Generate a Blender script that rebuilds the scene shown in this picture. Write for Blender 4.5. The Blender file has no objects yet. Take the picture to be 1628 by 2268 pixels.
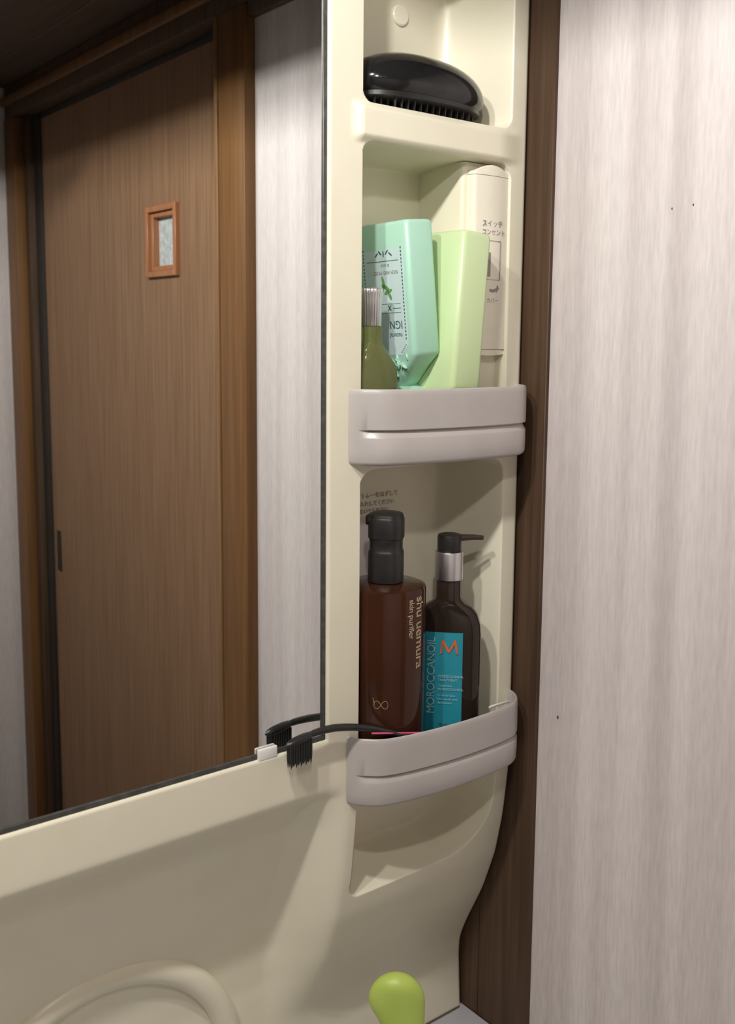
import bpy, bmesh, math
import numpy as np
from mathutils import Matrix, Vector

# ------------------------------------------------------------------ camera
SC = bpy.context.scene
COL = SC.collection
FOC, PX, PY = 2218.02, 838.45, 1030.58
YAW, PITCH, ROLL = 0.6742014, 0.1249993, -0.0097056
CAM = Vector((0.0, -0.565, 1.42))
fw = Vector((math.sin(YAW) * math.cos(PITCH), math.cos(YAW) * math.cos(PITCH), -math.sin(PITCH)))
rt = Vector((math.cos(YAW), -math.sin(YAW), 0))
dn = fw.cross(rt)
r2 = math.cos(ROLL) * rt + math.sin(ROLL) * dn
d2 = -math.sin(ROLL) * rt + math.cos(ROLL) * dn
cd = bpy.data.cameras.new('camera')
cam = bpy.data.objects.new('camera', cd)
COL.objects.link(cam)
M = Matrix.Identity(4)
for i in range(3):
    M[i][0], M[i][1], M[i][2], M[i][3] = r2[i], -d2[i], -fw[i], CAM[i]
cam.matrix_world = M
cd.sensor_fit = 'AUTO'
cd.sensor_width = 36
cd.lens = FOC / 2268 * 36
cd.shift_x = -(PX - 814) / 2268
cd.shift_y = -(1134 - PY) / 2268
cd.clip_start = 0.01
cd.dof.use_dof = True
cd.dof.focus_distance = 0.76
cd.dof.aperture_fstop = 13
SC.camera = cam

# ------------------------------------------------------------------ light and exposure
w = bpy.data.worlds.new('world')
SC.world = w
w.use_nodes = True
w.node_tree.nodes['Background'].inputs[0].default_value = (0.5, 0.5, 0.5, 1)
w.node_tree.nodes['Background'].inputs[1].default_value = 0.01
LAMP = (0.0, -0.28, 1.812)             # ceiling lamp over the washstand
BULBS_AND_FILL = [((0.10, -0.28, 1.812), 8.6), ((-0.12, -0.28, 1.812), 8.8), ((0.0, -0.60, 1.812), 5.5)]  # last one is a dim unseen fill added for front surfaces
LAMP_RADIUS = 0.016
LAMP_COLOR = (1.0, 0.975, 0.93)
CUTOFF_SHADE = (-0.50, 0.30, -0.75, -0.03, 1.748)   # x0, x1, y0, y1, lip z; unseen hood added to cut the light off
SC.cycles.caustics_reflective = False
SC.cycles.caustics_refractive = False
vs = SC.view_settings
vs.view_transform = 'Standard'
vs.look = 'None'
vs.gamma = 1
vs.use_curve_mapping = False
vs.exposure = 0.04

# ------------------------------------------------------------------ helpers
def tag(o, label=None, cat=None, group=None, kind=None):
    if label: o['label'] = label
    if cat: o['category'] = cat
    if group: o['group'] = group
    if kind: o['kind'] = kind
    return o

def empty(name, loc=(0, 0, 0)):
    o = bpy.data.objects.new(name, None)
    COL.objects.link(o)
    o.location = loc
    o.empty_display_size = 0.02
    return o

def link_mesh(name, me, mat=None, parent=None, smooth=True, sharp=40):
    o = bpy.data.objects.new(name, me)
    COL.objects.link(o)
    if mat: me.materials.append(mat)
    if smooth:
        me.shade_smooth()
        if sharp:
            me.set_sharp_from_angle(angle=math.radians(sharp))
    if parent:
        o.parent = parent
        o.matrix_parent_inverse = Matrix.Translation(-Vector(parent.location))
    return o

def bm_obj(name, bm, mat=None, parent=None, smooth=True, sharp=40):
    bmesh.ops.recalc_face_normals(bm, faces=bm.faces)
    me = bpy.data.meshes.new(name)
    bm.to_mesh(me)
    bm.free()
    return link_mesh(name, me, mat, parent, smooth, sharp)

def box(bm, x0, x1, y0, y1, z0, z1, bev=0, seg=2):
    r = bmesh.ops.create_cube(bm, size=1)
    vs_ = r['verts']
    bmesh.ops.scale(bm, verts=vs_, vec=(x1 - x0, y1 - y0, z1 - z0))
    bmesh.ops.translate(bm, verts=vs_, vec=((x0 + x1) / 2, (y0 + y1) / 2, (z0 + z1) / 2))
    if bev:
        es = list({e for v in vs_ for e in v.link_edges})
        bmesh.ops.bevel(bm, geom=es, offset=bev, segments=seg, profile=0.5, affect='EDGES')

def box_obj(name, b, mat, parent=None, bev=0, seg=2):
    bm = bmesh.new()
    box(bm, *b, bev=bev, seg=seg)
    return bm_obj(name, bm, mat, parent)

def loft(bm, rings, cap0=True, cap1=True, closed=True):
    """rings: list of lists of points, all the same length"""
    V = [[bm.verts.new(p) for p in r] for r in rings]
    n = len(V[0])
    for a, b in zip(V, V[1:]):
        for i in range(n if closed else n - 1):
            j = (i + 1) % n
            bm.faces.new((a[i], a[j], b[j], b[i]))
    if cap0: bm.faces.new(list(reversed(V[0])))
    if cap1: bm.faces.new(V[-1])

def sup_ring(cx, cy, z, a, b, p=2.0, n=48, rot=0.0):
    out = []
    for i in range(n):
        t = 2 * math.pi * i / n
        c, s = math.cos(t), math.sin(t)
        x = a * math.copysign(abs(c) ** (2 / p), c)
        y = b * math.copysign(abs(s) ** (2 / p), s)
        out.append((cx + x * math.cos(rot) - y * math.sin(rot), cy + x * math.sin(rot) + y * math.cos(rot), z))
    return out

def lathe(cx, cy, prof, n=48):
    return [sup_ring(cx, cy, z, r, r, 2, n) for r, z in prof]

def tube(bm, pts, rads, n=12, flat=1.0):
    pts = [Vector(p) for p in pts]
    rings = []
    for i, p in enumerate(pts):
        t = (pts[min(i + 1, len(pts) - 1)] - pts[max(i - 1, 0)]).normalized()
        up = Vector((0, 0, 1)) if abs(t.z) < 0.9 else Vector((0, 1, 0))
        s = t.cross(up).normalized()
        u = s.cross(t)
        r = rads[i] if isinstance(rads, (list, tuple)) else rads
        rings.append([p + s * r * math.cos(2 * math.pi * k / n) + u * r * flat * math.sin(2 * math.pi * k / n) for k in range(n)])
    loft(bm, rings)

def catmull(P, k=8):
    P = [Vector(p) for p in P]
    out = []
    for i in range(len(P) - 1):
        p0, p1, p2, p3 = P[max(i - 1, 0)], P[i], P[i + 1], P[min(i + 2, len(P) - 1)]
        for j in range(k):
            t = j / k
            out.append(0.5 * ((2 * p1) + (p2 - p0) * t + (2 * p0 - 5 * p1 + 4 * p2 - p3) * t * t + (3 * p1 - p0 - 3 * p2 + p3) * t ** 3))
    out.append(P[-1])
    return out

def text_mesh(body, size, extrude=0.0001, align='LEFT', spacing=1.0, res=3):
    cu = bpy.data.curves.new('lettering', 'FONT')
    cu.body = body
    cu.size = size
    cu.extrude = extrude
    cu.align_x = align
    cu.align_y = 'CENTER'
    cu.space_character = spacing
    cu.resolution_u = res
    o = bpy.data.objects.new('lettering', cu)
    COL.objects.link(o)
    dg = bpy.context.evaluated_depsgraph_get()
    dg.update()
    me = bpy.data.meshes.new_from_object(o.evaluated_get(dg))
    bpy.data.objects.remove(o)
    bpy.data.curves.remove(cu)
    me.materials.clear()
    return me

def text_obj(name, body, size, fn, mat, parent, align='LEFT', spacing=1.0, extrude=0.0001):
    """fn maps local text coordinates (u right, v up, d out) to world"""
    me = text_mesh(body, size, extrude, align, spacing)
    for v in me.vertices:
        v.co = fn(v.co.x, v.co.y, v.co.z)
    return link_mesh(name, me, mat, parent, smooth=False)

# ------------------------------------------------------------------ materials
def mat(name, color, rough=0.5, metal=0.0, trans=0.0, coat=0.0, ior=1.45, spec=0.5, sss=0.0):
    m = bpy.data.materials.new(name)
    m.use_nodes = True
    b = m.node_tree.nodes['Principled BSDF']
    b.inputs['Base Color'].default_value = (*color, 1)
    b.inputs['Roughness'].default_value = rough
    b.inputs['Metallic'].default_value = metal
    b.inputs['Transmission Weight'].default_value = trans
    b.inputs['Coat Weight'].default_value = coat
    b.inputs['IOR'].default_value = ior
    b.inputs['Specular IOR Level'].default_value = spec
    if sss:
        b.inputs['Subsurface Weight'].default_value = sss
        b.inputs['Subsurface Radius'].default_value = (0.004, 0.004, 0.003)
    return m

def noise_color(m, c1, c2, scale=(1, 1, 1), nscale=10, detail=3, lo=0.35, hi=0.65, bump=0.0, bdist=0.001, extra=None):
    nt = m.node_tree
    b = nt.nodes['Principled BSDF']
    tc = nt.nodes.new('ShaderNodeTexCoord')
    mp = nt.nodes.new('ShaderNodeMapping')
    mp.inputs['Scale'].default_value = scale
    nz = nt.nodes.new('ShaderNodeTexNoise')
    nz.inputs['Scale'].default_value = nscale
    nz.inputs['Detail'].default_value = detail
    rp = nt.nodes.new('ShaderNodeValToRGB')
    rp.color_ramp.elements[0].position = lo
    rp.color_ramp.elements[1].position = hi
    rp.color_ramp.elements[0].color = (*c1, 1)
    rp.color_ramp.elements[1].color = (*c2, 1)
    nt.links.new(tc.outputs['Object'], mp.inputs[0])
    nt.links.new(mp.outputs[0], nz.inputs['Vector'])
    nt.links.new(nz.outputs['Fac'], rp.inputs[0])
    out = rp.outputs[0]
    if extra:
        sc2, ns2, amt = extra
        mp2 = nt.nodes.new('ShaderNodeMapping')
        mp2.inputs['Scale'].default_value = sc2
        n2 = nt.nodes.new('ShaderNodeTexNoise')
        n2.inputs['Scale'].default_value = ns2
        n2.inputs['Detail'].default_value = 4
        nt.links.new(tc.outputs['Object'], mp2.inputs[0])
        nt.links.new(mp2.outputs[0], n2.inputs['Vector'])
        mr = nt.nodes.new('ShaderNodeMapRange')
        mr.inputs[1].default_value = 0.3
        mr.inputs[2].default_value = 0.7
        mr.inputs[3].default_value = 1 - amt
        mr.inputs[4].default_value = 1 + amt
        nt.links.new(n2.outputs['Fac'], mr.inputs[0])
        mx = nt.nodes.new('ShaderNodeVectorMath')
        mx.operation = 'SCALE'
        nt.links.new(rp.outputs[0], mx.inputs[0])
        nt.links.new(mr.outputs[0], mx.inputs['Scale'])
        out = mx.outputs[0]
        bsrc = n2.outputs['Fac']
    else:
        bsrc = nz.outputs['Fac']
    nt.links.new(out, b.inputs['Base Color'])
    if bump:
        bp = nt.nodes.new('ShaderNodeBump')
        bp.inputs['Strength'].default_value = bump
        bp.inputs['Distance'].default_value = bdist
        nt.links.new(bsrc, bp.inputs['Height'])
        nt.links.new(bp.outputs[0], b.inputs['Normal'])
    return m

CREAM = mat('cream plastic', (0.80, 0.75, 0.61), 0.32)
noise_color(CREAM, (0.78, 0.742, 0.59), (0.80, 0.765, 0.615), nscale=25, detail=2, bump=0.08, bdist=0.0004)
CREAM2 = mat('ivory plastic', (0.84, 0.80, 0.67), 0.3)
noise_color(CREAM2, (0.83, 0.79, 0.66), (0.85, 0.81, 0.68), nscale=30)
WALLP = mat('striped wallpaper', (0.7, 0.67, 0.65), 0.75, spec=0.2)
noise_color(WALLP, (0.59, 0.535, 0.525), (0.73, 0.675, 0.665), scale=(1, 1, 0.02), nscale=34, detail=2, lo=0.35, hi=0.65,
            bump=0.25, bdist=0.0006, extra=((1, 1, 0.12), 420, 0.07))
WOODB = mat('dark brown wood', (0.10, 0.05, 0.03), 0.5, spec=0.35)
noise_color(WOODB, (0.062, 0.035, 0.020), (0.098, 0.057, 0.034), scale=(1, 1, 0.04), nscale=160, detail=4, bump=0.1, bdist=0.0003)
WOODC = mat('casing wood', (0.16, 0.07, 0.03), 0.45, spec=0.4)
noise_color(WOODC, (0.145, 0.068, 0.024), (0.20, 0.095, 0.034), scale=(1, 1, 0.04), nscale=140, detail=4, bump=0.1, bdist=0.0003)
WOODF = mat('window frame wood', (0.35, 0.14, 0.06), 0.45)
noise_color(WOODF, (0.32, 0.13, 0.055), (0.40, 0.175, 0.08), scale=(1, 1, 0.05), nscale=150)
WOODF2 = mat('pale wood edge', (0.22, 0.12, 0.05), 0.4)
noise_color(WOODF2, (0.20, 0.105, 0.042), (0.26, 0.14, 0.06), scale=(1, 1, 0.05), nscale=150)
DOORM = mat('door veneer', (0.22, 0.13, 0.08), 0.55, spec=0.3)
noise_color(DOORM, (0.215, 0.122, 0.066), (0.285, 0.168, 0.097), scale=(1, 1, 0.03), nscale=260, detail=4, bump=0.06, bdist=0.0002)
CEILM = mat('dark ceiling board', (0.06, 0.035, 0.025), 0.6)
noise_color(CEILM, (0.05, 0.03, 0.022), (0.08, 0.046, 0.03), scale=(1, 0.05, 1), nscale=60)
FLOORM = mat('floor wood', (0.2, 0.12, 0.07), 0.5)
noise_color(FLOORM, (0.07, 0.045, 0.03), (0.10, 0.065, 0.04), scale=(1, 0.05, 1), nscale=50)
GREY = mat('grey plastic', (0.42, 0.39, 0.37), 0.3)
noise_color(GREY, (0.445, 0.415, 0.395), (0.465, 0.435, 0.415), nscale=40)
MIRROR = mat('silvered glass', (0.88, 0.91, 0.90), 0.0, metal=1.0)
noise_color(MIRROR, (0.93, 0.965, 0.96), (0.935, 0.97, 0.965), nscale=5)
RIM = mat('dark mirror edging', (0.09, 0.09, 0.085), 0.35)
noise_color(RIM, (0.06, 0.06, 0.055), (0.11, 0.11, 0.105), nscale=180, detail=4, lo=0.45, hi=0.8)
BLACK = mat('glossy black plastic', (0.012, 0.012, 0.012), 0.12)
noise_color(BLACK, (0.010, 0.010, 0.011), (0.014, 0.014, 0.014), nscale=20)
BLACKM = mat('satin black plastic', (0.018, 0.018, 0.018), 0.35)
noise_color(BLACKM, (0.015, 0.015, 0.015), (0.022, 0.021, 0.020), nscale=60)
BROWNB = mat('dark brown plastic', (0.045, 0.028, 0.02), 0.25)
noise_color(BROWNB, (0.04, 0.026, 0.02), (0.05, 0.03, 0.023), nscale=60)
SILVER = mat('brushed silver', (0.75, 0.74, 0.76), 0.32, metal=1.0)
noise_color(SILVER, (0.72, 0.71, 0.73), (0.80, 0.79, 0.81), scale=(1, 1, 0.02), nscale=300)
MINT = mat('mint green plastic', (0.42, 0.70, 0.56), 0.32, sss=0.15)
noise_color(MINT, (0.41, 0.69, 0.55), (0.43, 0.71, 0.57), nscale=15)
PALE = mat('pale green translucent plastic', (0.60, 0.74, 0.42), 0.25, sss=0.2)
noise_color(PALE, (0.59, 0.73, 0.41), (0.61, 0.75, 0.44), nscale=15)
LABELB = mat('pale blue label', (0.58, 0.74, 0.73), 0.5)
noise_color(LABELB, (0.57, 0.73, 0.72), (0.60, 0.76, 0.75), nscale=60)
INKD = mat('dark teal ink', (0.06, 0.14, 0.14), 0.6)
noise_color(INKD, (0.05, 0.13, 0.13), (0.08, 0.16, 0.16), nscale=90)
INKG = mat('green ink', (0.16, 0.35, 0.12), 0.6)
noise_color(INKG, (0.13, 0.30, 0.10), (0.20, 0.40, 0.16), nscale=200)
INKL = mat('mid grey ink', (0.30, 0.27, 0.27), 0.6)
noise_color(INKL, (0.28, 0.25, 0.25), (0.33, 0.30, 0.30), nscale=90)
STICK = mat('faded lilac sticker', (0.66, 0.62, 0.60), 0.5)
noise_color(STICK, (0.64, 0.60, 0.58), (0.68, 0.64, 0.62), nscale=90)
OLIVE = mat('olive green glass', (0.50, 0.52, 0.13), 0.04, trans=0.85, ior=1.3)
noise_color(OLIVE, (0.66, 0.72, 0.26), (0.74, 0.80, 0.34), nscale=30, bump=0.3, bdist=0.001)
AMBER = mat('red brown bottle glass', (0.10, 0.025, 0.012), 0.08, trans=0.35, ior=1.4)
noise_color(AMBER, (0.055, 0.020, 0.010), (0.075, 0.026, 0.013), nscale=20)
LIQ = mat('dark red brown liquid', (0.05, 0.010, 0.008), 0.3)
noise_color(LIQ, (0.030, 0.006, 0.005), (0.045, 0.008, 0.006), nscale=30)
BROWNG = mat('dark brown glass', (0.025, 0.016, 0.012), 0.07)
noise_color(BROWNG, (0.022, 0.015, 0.011), (0.030, 0.019, 0.014), nscale=20)
TEAL = mat('turquoise label', (0.02, 0.27, 0.36), 0.4)
noise_color(TEAL, (0.018, 0.26, 0.35), (0.025, 0.29, 0.38), nscale=40)
ORANGE = mat('orange ink', (0.62, 0.13, 0.04), 0.4)
noise_color(ORANGE, (0.58, 0.12, 0.04), (0.66, 0.15, 0.05), nscale=90)
PALEINK = mat('pale blue ink', (0.35, 0.62, 0.68), 0.4)
noise_color(PALEINK, (0.33, 0.60, 0.66), (0.38, 0.66, 0.72), nscale=90)
GOLD = mat('tan gold ink', (0.50, 0.36, 0.22), 0.4)
noise_color(GOLD, (0.47, 0.33, 0.20), (0.54, 0.39, 0.25), nscale=90)
PINK = mat('pink plastic', (0.72, 0.10, 0.24), 0.35)
noise_color(PINK, (0.70, 0.09, 0.22), (0.75, 0.12, 0.26), nscale=50)
WHITE = mat('white plastic', (0.85, 0.83, 0.80), 0.3)
noise_color(WHITE, (0.84, 0.82, 0.79), (0.86, 0.84, 0.81), nscale=40)
LIME = mat('lime green plastic', (0.42, 0.62, 0.06), 0.4, sss=0.2)
noise_color(LIME, (0.46, 0.60, 0.11), (0.50, 0.64, 0.14), nscale=30)
COUNTER = mat('pale blue grey counter', (0.56, 0.57, 0.60), 0.35)
noise_color(COUNTER, (0.44, 0.44, 0.465), (0.47, 0.47, 0.495), nscale=40)
SEAL = mat('dark sealant', (0.12, 0.08, 0.06), 0.6)
noise_color(SEAL, (0.10, 0.07, 0.05), (0.15, 0.10, 0.08), nscale=90)
PANE = mat('frosted patterned glass', (0.50, 0.55, 0.56), 0.25, trans=0.0, spec=0.8)
noise_color(PANE, (0.42, 0.46, 0.46), (0.60, 0.66, 0.68), nscale=120, detail=5, bump=0.6, bdist=0.002)
DARK = mat('dark recess', (0.02, 0.014, 0.01), 0.6)
noise_color(DARK, (0.018, 0.013, 0.010), (0.024, 0.016, 0.011), nscale=30)
CANOPYM = mat('grey cutoff hood', (0.25, 0.24, 0.23), 0.6)
noise_color(CANOPYM, (0.24, 0.23, 0.22), (0.26, 0.25, 0.24), nscale=20)
BULB = mat('lamp socket white', (0.8, 0.8, 0.78), 0.4)
noise_color(BULB, (0.79, 0.79, 0.77), (0.81, 0.81, 0.79), nscale=10)

# ------------------------------------------------------------------ the room
X_L, X_R, Y_B, Y_F, Z_C = -0.75, 0.602, -1.19, 0.085, 1.831
def struct(name, b, m, label=None, parent=None, bev=0):
    o = box_obj(name, b, m, parent, bev)
    if parent is None:
        tag(o, label, None, None, 'structure')
    return o

# right wall around the door opening (door from y=-1.10 to y=-0.46, up to z=1.78)
bm = bmesh.new()
box(bm, X_R, X_R + 0.1, -0.44, Y_F + 0.1, 0, Z_C)
box(bm, X_R, X_R + 0.1, -0.44 - 0.75, -0.44, 1.785, Z_C)
box(bm, X_R + 0.05, X_R + 0.1, -0.44 - 0.85, -0.44, 0, 1.785)
wall_right = tag(bm_obj('wall_right', bm, WALLP), 'striped greyish pink wallpaper wall beside the washstand', kind='structure')
struct('wall_back', (X_L - 0.1, X_R + 0.1, Y_B - 0.1, Y_B, 0, Z_C), WALLP, 'wallpapered wall seen at the left edge of the mirror')
struct('wall_left', (X_L - 0.1, X_L, Y_B, Y_F + 0.1, 0, Z_C), WOODB, 'dark wooden wall on the left')
struct('wall_front', (X_L - 0.1, X_R, Y_F, Y_F + 0.1, 0, Z_C), WALLP, 'wall that carries the washstand')
struct('floor', (X_L - 0.1, X_R + 0.1, Y_B - 0.1, Y_F + 0.1, -0.1, 0), FLOORM, 'brown wooden floor')
ceil = empty('ceiling', (0, 0, Z_C))
tag(ceil, 'dark brown boarded ceiling seen at the mirror top', kind='structure')
nb = 9
for i in range(nb):
    x0 = X_L - 0.1 + (X_R + 0.2 - X_L) * i / nb
    x1 = X_L - 0.1 + (X_R + 0.2 - X_L) * (i + 1) / nb
    box_obj('ceiling_board', (x0 + 0.0006, x1 - 0.0006, Y_B - 0.1, Y_F + 0.1, Z_C, Z_C + 0.02), CEILM, ceil, bev=0.001, seg=1)

# small stains on the wallpaper
for (y, z, r) in [(-0.0475, 1.1175, 0.0010), (-0.135, 1.512, 0.0006), (-0.152, 1.513, 0.0006)]:
    bm = bmesh.new()
    rings = [[(X_R - 0.0003 * k, y + rr * math.cos(t), z + 1.6 * rr * math.sin(t)) for t in [2 * math.pi * i / 10 for i in range(10)]] for k, rr in ((0, r), (1, r * 0.5))]
    loft(bm, rings)
    bm_obj('stain', bm, WOODB, wall_right)

# brown wooden post of two boards between the washstand and the wallpaper
post = empty('trim_1', (0.6, 0, 0))
tag(post, 'dark brown wooden post beside the shelf column', kind='structure')
box_obj('board', (0.5985, 0.6025, -0.0272, 0.0330, 0, Z_C), WOODB, post, bev=0.0006, seg=1)
box_obj('board', (0.5985, 0.6025, 0.0336, 0.0840, 0, Z_C), WOODB, post, bev=0.0006, seg=1)

# rail over the wallpaper
rail = empty('trim_2', (0.6, -0.2, 1.8))
tag(rail, 'brown wooden rail above the wallpaper', kind='structure')
box_obj('rail_board', (0.592, 0.6019, -0.4109, -0.0280, 1.764, 1.8305), WOODB, rail, bev=0.001)
box_obj('moulding', (0.584, 0.5922, -0.4109, -0.0280, 1.797, 1.812), WOODB, rail, bev=0.003)

# door frame
trim = empty('trim_3', (0.6, -0.8, 0))
tag(trim, 'brown wooden casing around the sliding door', kind='structure')
box_obj('jamb', (0.588, 0.612, -0.468, -0.411, 0, 1.778), WOODC, trim, bev=0.002)
box_obj('edge_strip', (0.5865, 0.6, -0.4760, -0.4685, 0, 1.778), WOODF2, trim, bev=0.0015)
box_obj('jamb', (0.588, 0.612, -1.187, -1.140, 0, 1.778), WOODC, trim, bev=0.002)
box_obj('stop', (0.604, 0.640, -1.1405, -1.118, 0, 1.778), WOODB, trim, bev=0.001)
box_obj('stop', (0.612, 0.645, -1.1175, -1.092, 0, 1.778), DARK, trim, bev=0.001)
box_obj('head', (0.590, 0.616, -1.187, -0.4115, 1.7785, 1.8305), WOODB, trim, bev=0.002)
box_obj('moulding', (0.583, 0.5903, -1.187, -0.4115, 1.797, 1.812), WOODC, trim, bev=0.003)
box_obj('track', (0.6165, 0.645, -1.12, -0.4405, 1.770, 1.7845), DARK, trim, bev=0.001)

# sliding door with its little window
dx = 0.617
door = empty('door_1', (dx, -0.78, 0))
tag(door, 'brown veneered sliding door with a tiny framed window', kind='structure')
wy0, wy1, wz0, wz1 = -0.709, -0.621, 1.4995, 1.5925
bm = bmesh.new()
DY0, DY1, DZ0, DZ1 = -1.0915, -0.4415, 0.01, 1.7695
iy0, iy1, iz0, iz1 = wy0 + .006, wy1 - .006, wz0 + .006, wz1 - .006
for b in [(DY0, iy0, DZ0, DZ1), (iy1, DY1, DZ0, DZ1), (iy0, iy1, DZ0, iz0), (iy0, iy1, iz1, DZ1)]:
    box(bm, dx, dx + 0.025, b[0], b[1], b[2], b[3])
bm_obj('leaf', bm, DOORM, door)
bm = bmesh.new()
def frame_ring(bm, y0, y1, z0, z1, wd, xa, xb):
    for b in [(y0, y0 + wd, z0, z1), (y1 - wd, y1, z0, z1), (y0 + wd, y1 - wd, z0, z0 + wd), (y0 + wd, y1 - wd, z1 - wd, z1)]:
        box(bm, xa, xb, b[0], b[1], b[2], b[3], bev=0.0008, seg=1)
frame_ring(bm, wy0, wy1, wz0, wz1, 0.008, dx - 0.006, dx + 0.012)
frame_ring(bm, wy0 + .0082, wy1 - .0082, wz0 + .0082, wz1 - .0082, 0.0065, dx - 0.001, dx + 0.012)
bm_obj('window_frame', bm, WOODF, door)
box_obj('pane', (dx + 0.008, dx + 0.011, wy0 + .012, wy1 - .012, wz0 + .012, wz1 - .012), PANE, door)
bm = bmesh.new()
py_, pz_ = -1.068, 1.06
frame_ring(bm, py_ - .009, py_ + .009, pz_ - .035, pz_ + .035, 0.002, dx - 0.0008, dx + 0.003)
box(bm, dx - 0.0003, dx + 0.003, py_ - .007, py_ + .007, pz_ - .033, pz_ + .033)
bm_obj('finger_pull', bm, DARK, door)

# ------------------------------------------------------------------ ceiling lamp (out of the frame)
lamp = empty('ceiling_lamp', (LAMP[0], LAMP[1], Z_C))
tag(lamp, 'square unseen ceiling lamp in a deep grey hood added to cut off its light', 'lamp')
cx0, cx1, cy0, cy1, clz = CUTOFF_SHADE
bm = bmesh.new()
box(bm, cx0, cx0 + .004, cy0, cy1, clz, Z_C - .0005)
box(bm, cx1 - .004, cx1, cy0, cy1, clz, Z_C - .0005)
box(bm, cx0 + .004, cx1 - .004, cy0, cy0 + .004, clz, Z_C - .0005)
box(bm, cx0 + .004, cx1 - .004, cy1 - .004, cy1, clz, Z_C - .0005)
bm_obj('cutoff_shade', bm, CANOPYM, lamp, smooth=False)
# (point lights stand for the bulbs; the rear one is an added front fill)
for loc, power in BULBS_AND_FILL:
    ld = bpy.data.lights.new('bulb_or_fill', 'POINT')
    ld.energy = power
    ld.shadow_soft_size = LAMP_RADIUS
    ld.color = LAMP_COLOR
    lo = bpy.data.objects.new('bulb_or_fill', ld)
    COL.objects.link(lo)
    lo.location = loc

# ------------------------------------------------------------------ washstand unit
unit = empty('washstand_panel', (0.2, 0.05, 0.813))
tag(unit, 'cream moulded washstand back panel with mirror and narrow shelf column standing on the counter', 'washstand')

MX, MZ = 0.4040, 1.1330          # mirror right and bottom edges
XR = 0.5965
def fine(lo, hi, step, zones, fstep):
    g = list(np.arange(lo, hi, step)) + [hi]
    for a, b in zones:
        g = [v for v in g if not (a < v < b)] + list(np.arange(a, b + 1e-9, fstep))
    g = np.array(sorted(g))
    keep = [0]
    for i in range(1, len(g)):
        if g[i] - g[keep[-1]] > 1e-5: keep.append(i)
    return g[keep]
xs = fine(-0.40, XR, 0.0025, [(MX - 0.0001, MX + .004), (0.430, 0.442), (0.553, 0.585), (0.588, XR)], 0.0006)
xs = np.array(sorted(set(np.round(list(xs) + [MX, XR], 6))))
zs = fine(0.8135, 1.80, 0.0025, [(0.994, 1.02), (1.060, 1.10), (MZ - .006, MZ + .0001), (1.320, 1.352), (1.545, 1.592), (1.692, 1.708)], 0.0006)
zs = np.array(sorted(set(np.round(list(zs) + [MZ], 6))))

def smooth_prof(pts, sig=0.003):
    z = np.arange(0.75, 1.90, 0.0005)
    P = np.array(sorted(pts))
    y = np.interp(z, P[:, 0], P[:, 1])
    k = np.exp(-0.5 * (np.arange(-40, 41) * 0.0005 / sig) ** 2)
    k /= k.sum()
    y = np.convolve(np.pad(y, 40, mode='edge'), k, 'valid')
    return z, y
zc_, yc_ = smooth_prof([(1.9, -.003), (1.075, -.003), (1.058, -.002), (1.016, .003), (.98, .0105), (.941, .0245), (.901, .044), (.882, .0520), (.866, .0535), (.75, .0465)], 0.005)
zu_, yu_ = smooth_prof([(1.9, -.003), (1.0955, -.003), (1.0905, .0), (1.086, .007), (1.06, .025), (1.02, .040), (.98, .0495), (.95, .0545), (.92, .0560), (.88, .0540), (.75, .0425)], 0.002)
X, Z = np.meshgrid(xs, zs, indexing='ij')
C = np.interp(Z, zc_, yc_)
U = np.interp(Z, zu_, yu_)
def sst(a, b, v):
    t = np.clip((v - a) / (b - a), 0, 1)
    return t * t * (3 - 2 * t)
F = U + (C - U) * sst(0.384, 0.426, X)
# shelf bar stands slightly proud
F -= 0.0045 * sst(1.5530, 1.5600, Z) * (1 - sst(1.5760, 1.5825, Z)) * sst(0.423, 0.431, X) * (1 - sst(0.560, 0.592, X))
# bars behind the two bins blend too
def cavity(x0, x1, z0, z1, D, wd, rads, wr=None):
    """rads: bl, br, tl, tr corner radii"""
    cx, cz = (x0 + x1) / 2, (z0 + z1) / 2
    hx, hz = (x1 - x0) / 2, (z1 - z0) / 2
    px, pz = X - cx, Z - cz
    r = np.where(pz < 0, np.where(px < 0, rads[0], rads[1]), np.where(px < 0, rads[2], rads[3]))
    qx, qz = np.abs(px) - hx + r, np.abs(pz) - hz + r
    sdf = np.minimum(np.maximum(qx, qz), 0) + np.hypot(np.maximum(qx, 0), np.maximum(qz, 0)) - r
    def h(t):
        t = np.clip(t, 0, 1)
        s = t * t * 1.12 / (t + 0.12)
        return 1 - (1 - s) ** 2.6
    d = D * h(-sdf / wd)
    if wr:
        d2_ = D * h((x1 - X) / wr)
        k = 0.006
        hh = np.clip(0.5 + 0.5 * (d2_ - d) / k, 0, 1)
        m = d2_ * (1 - hh) + d * hh - k * hh * (1 - hh)
        d = np.where(sdf < 0, np.maximum(m, 0), 0)
    return np.where(sdf < 0, d, 0)
X0, X1 = 0.4325, 0.5785
CAV_D = 0.062
F += cavity(X0, X1, 1.5815, 1.704, CAV_D, 0.007, (.009, .012, .01, .01), 0.030)
F += cavity(X0, X1, 1.3410, 1.5560, CAV_D, 0.007, (.009, .012, .009, .014), 0.030)
F += cavity(X0, X1, 1.0880, 1.3270, CAV_D, 0.007, (.009, .012, .013, .014), 0.030)
F += cavity(0.4310, X1 + .001, 0.9950, 1.0790, 0.048, 0.020, (.012, .048, .013, .02))
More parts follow.
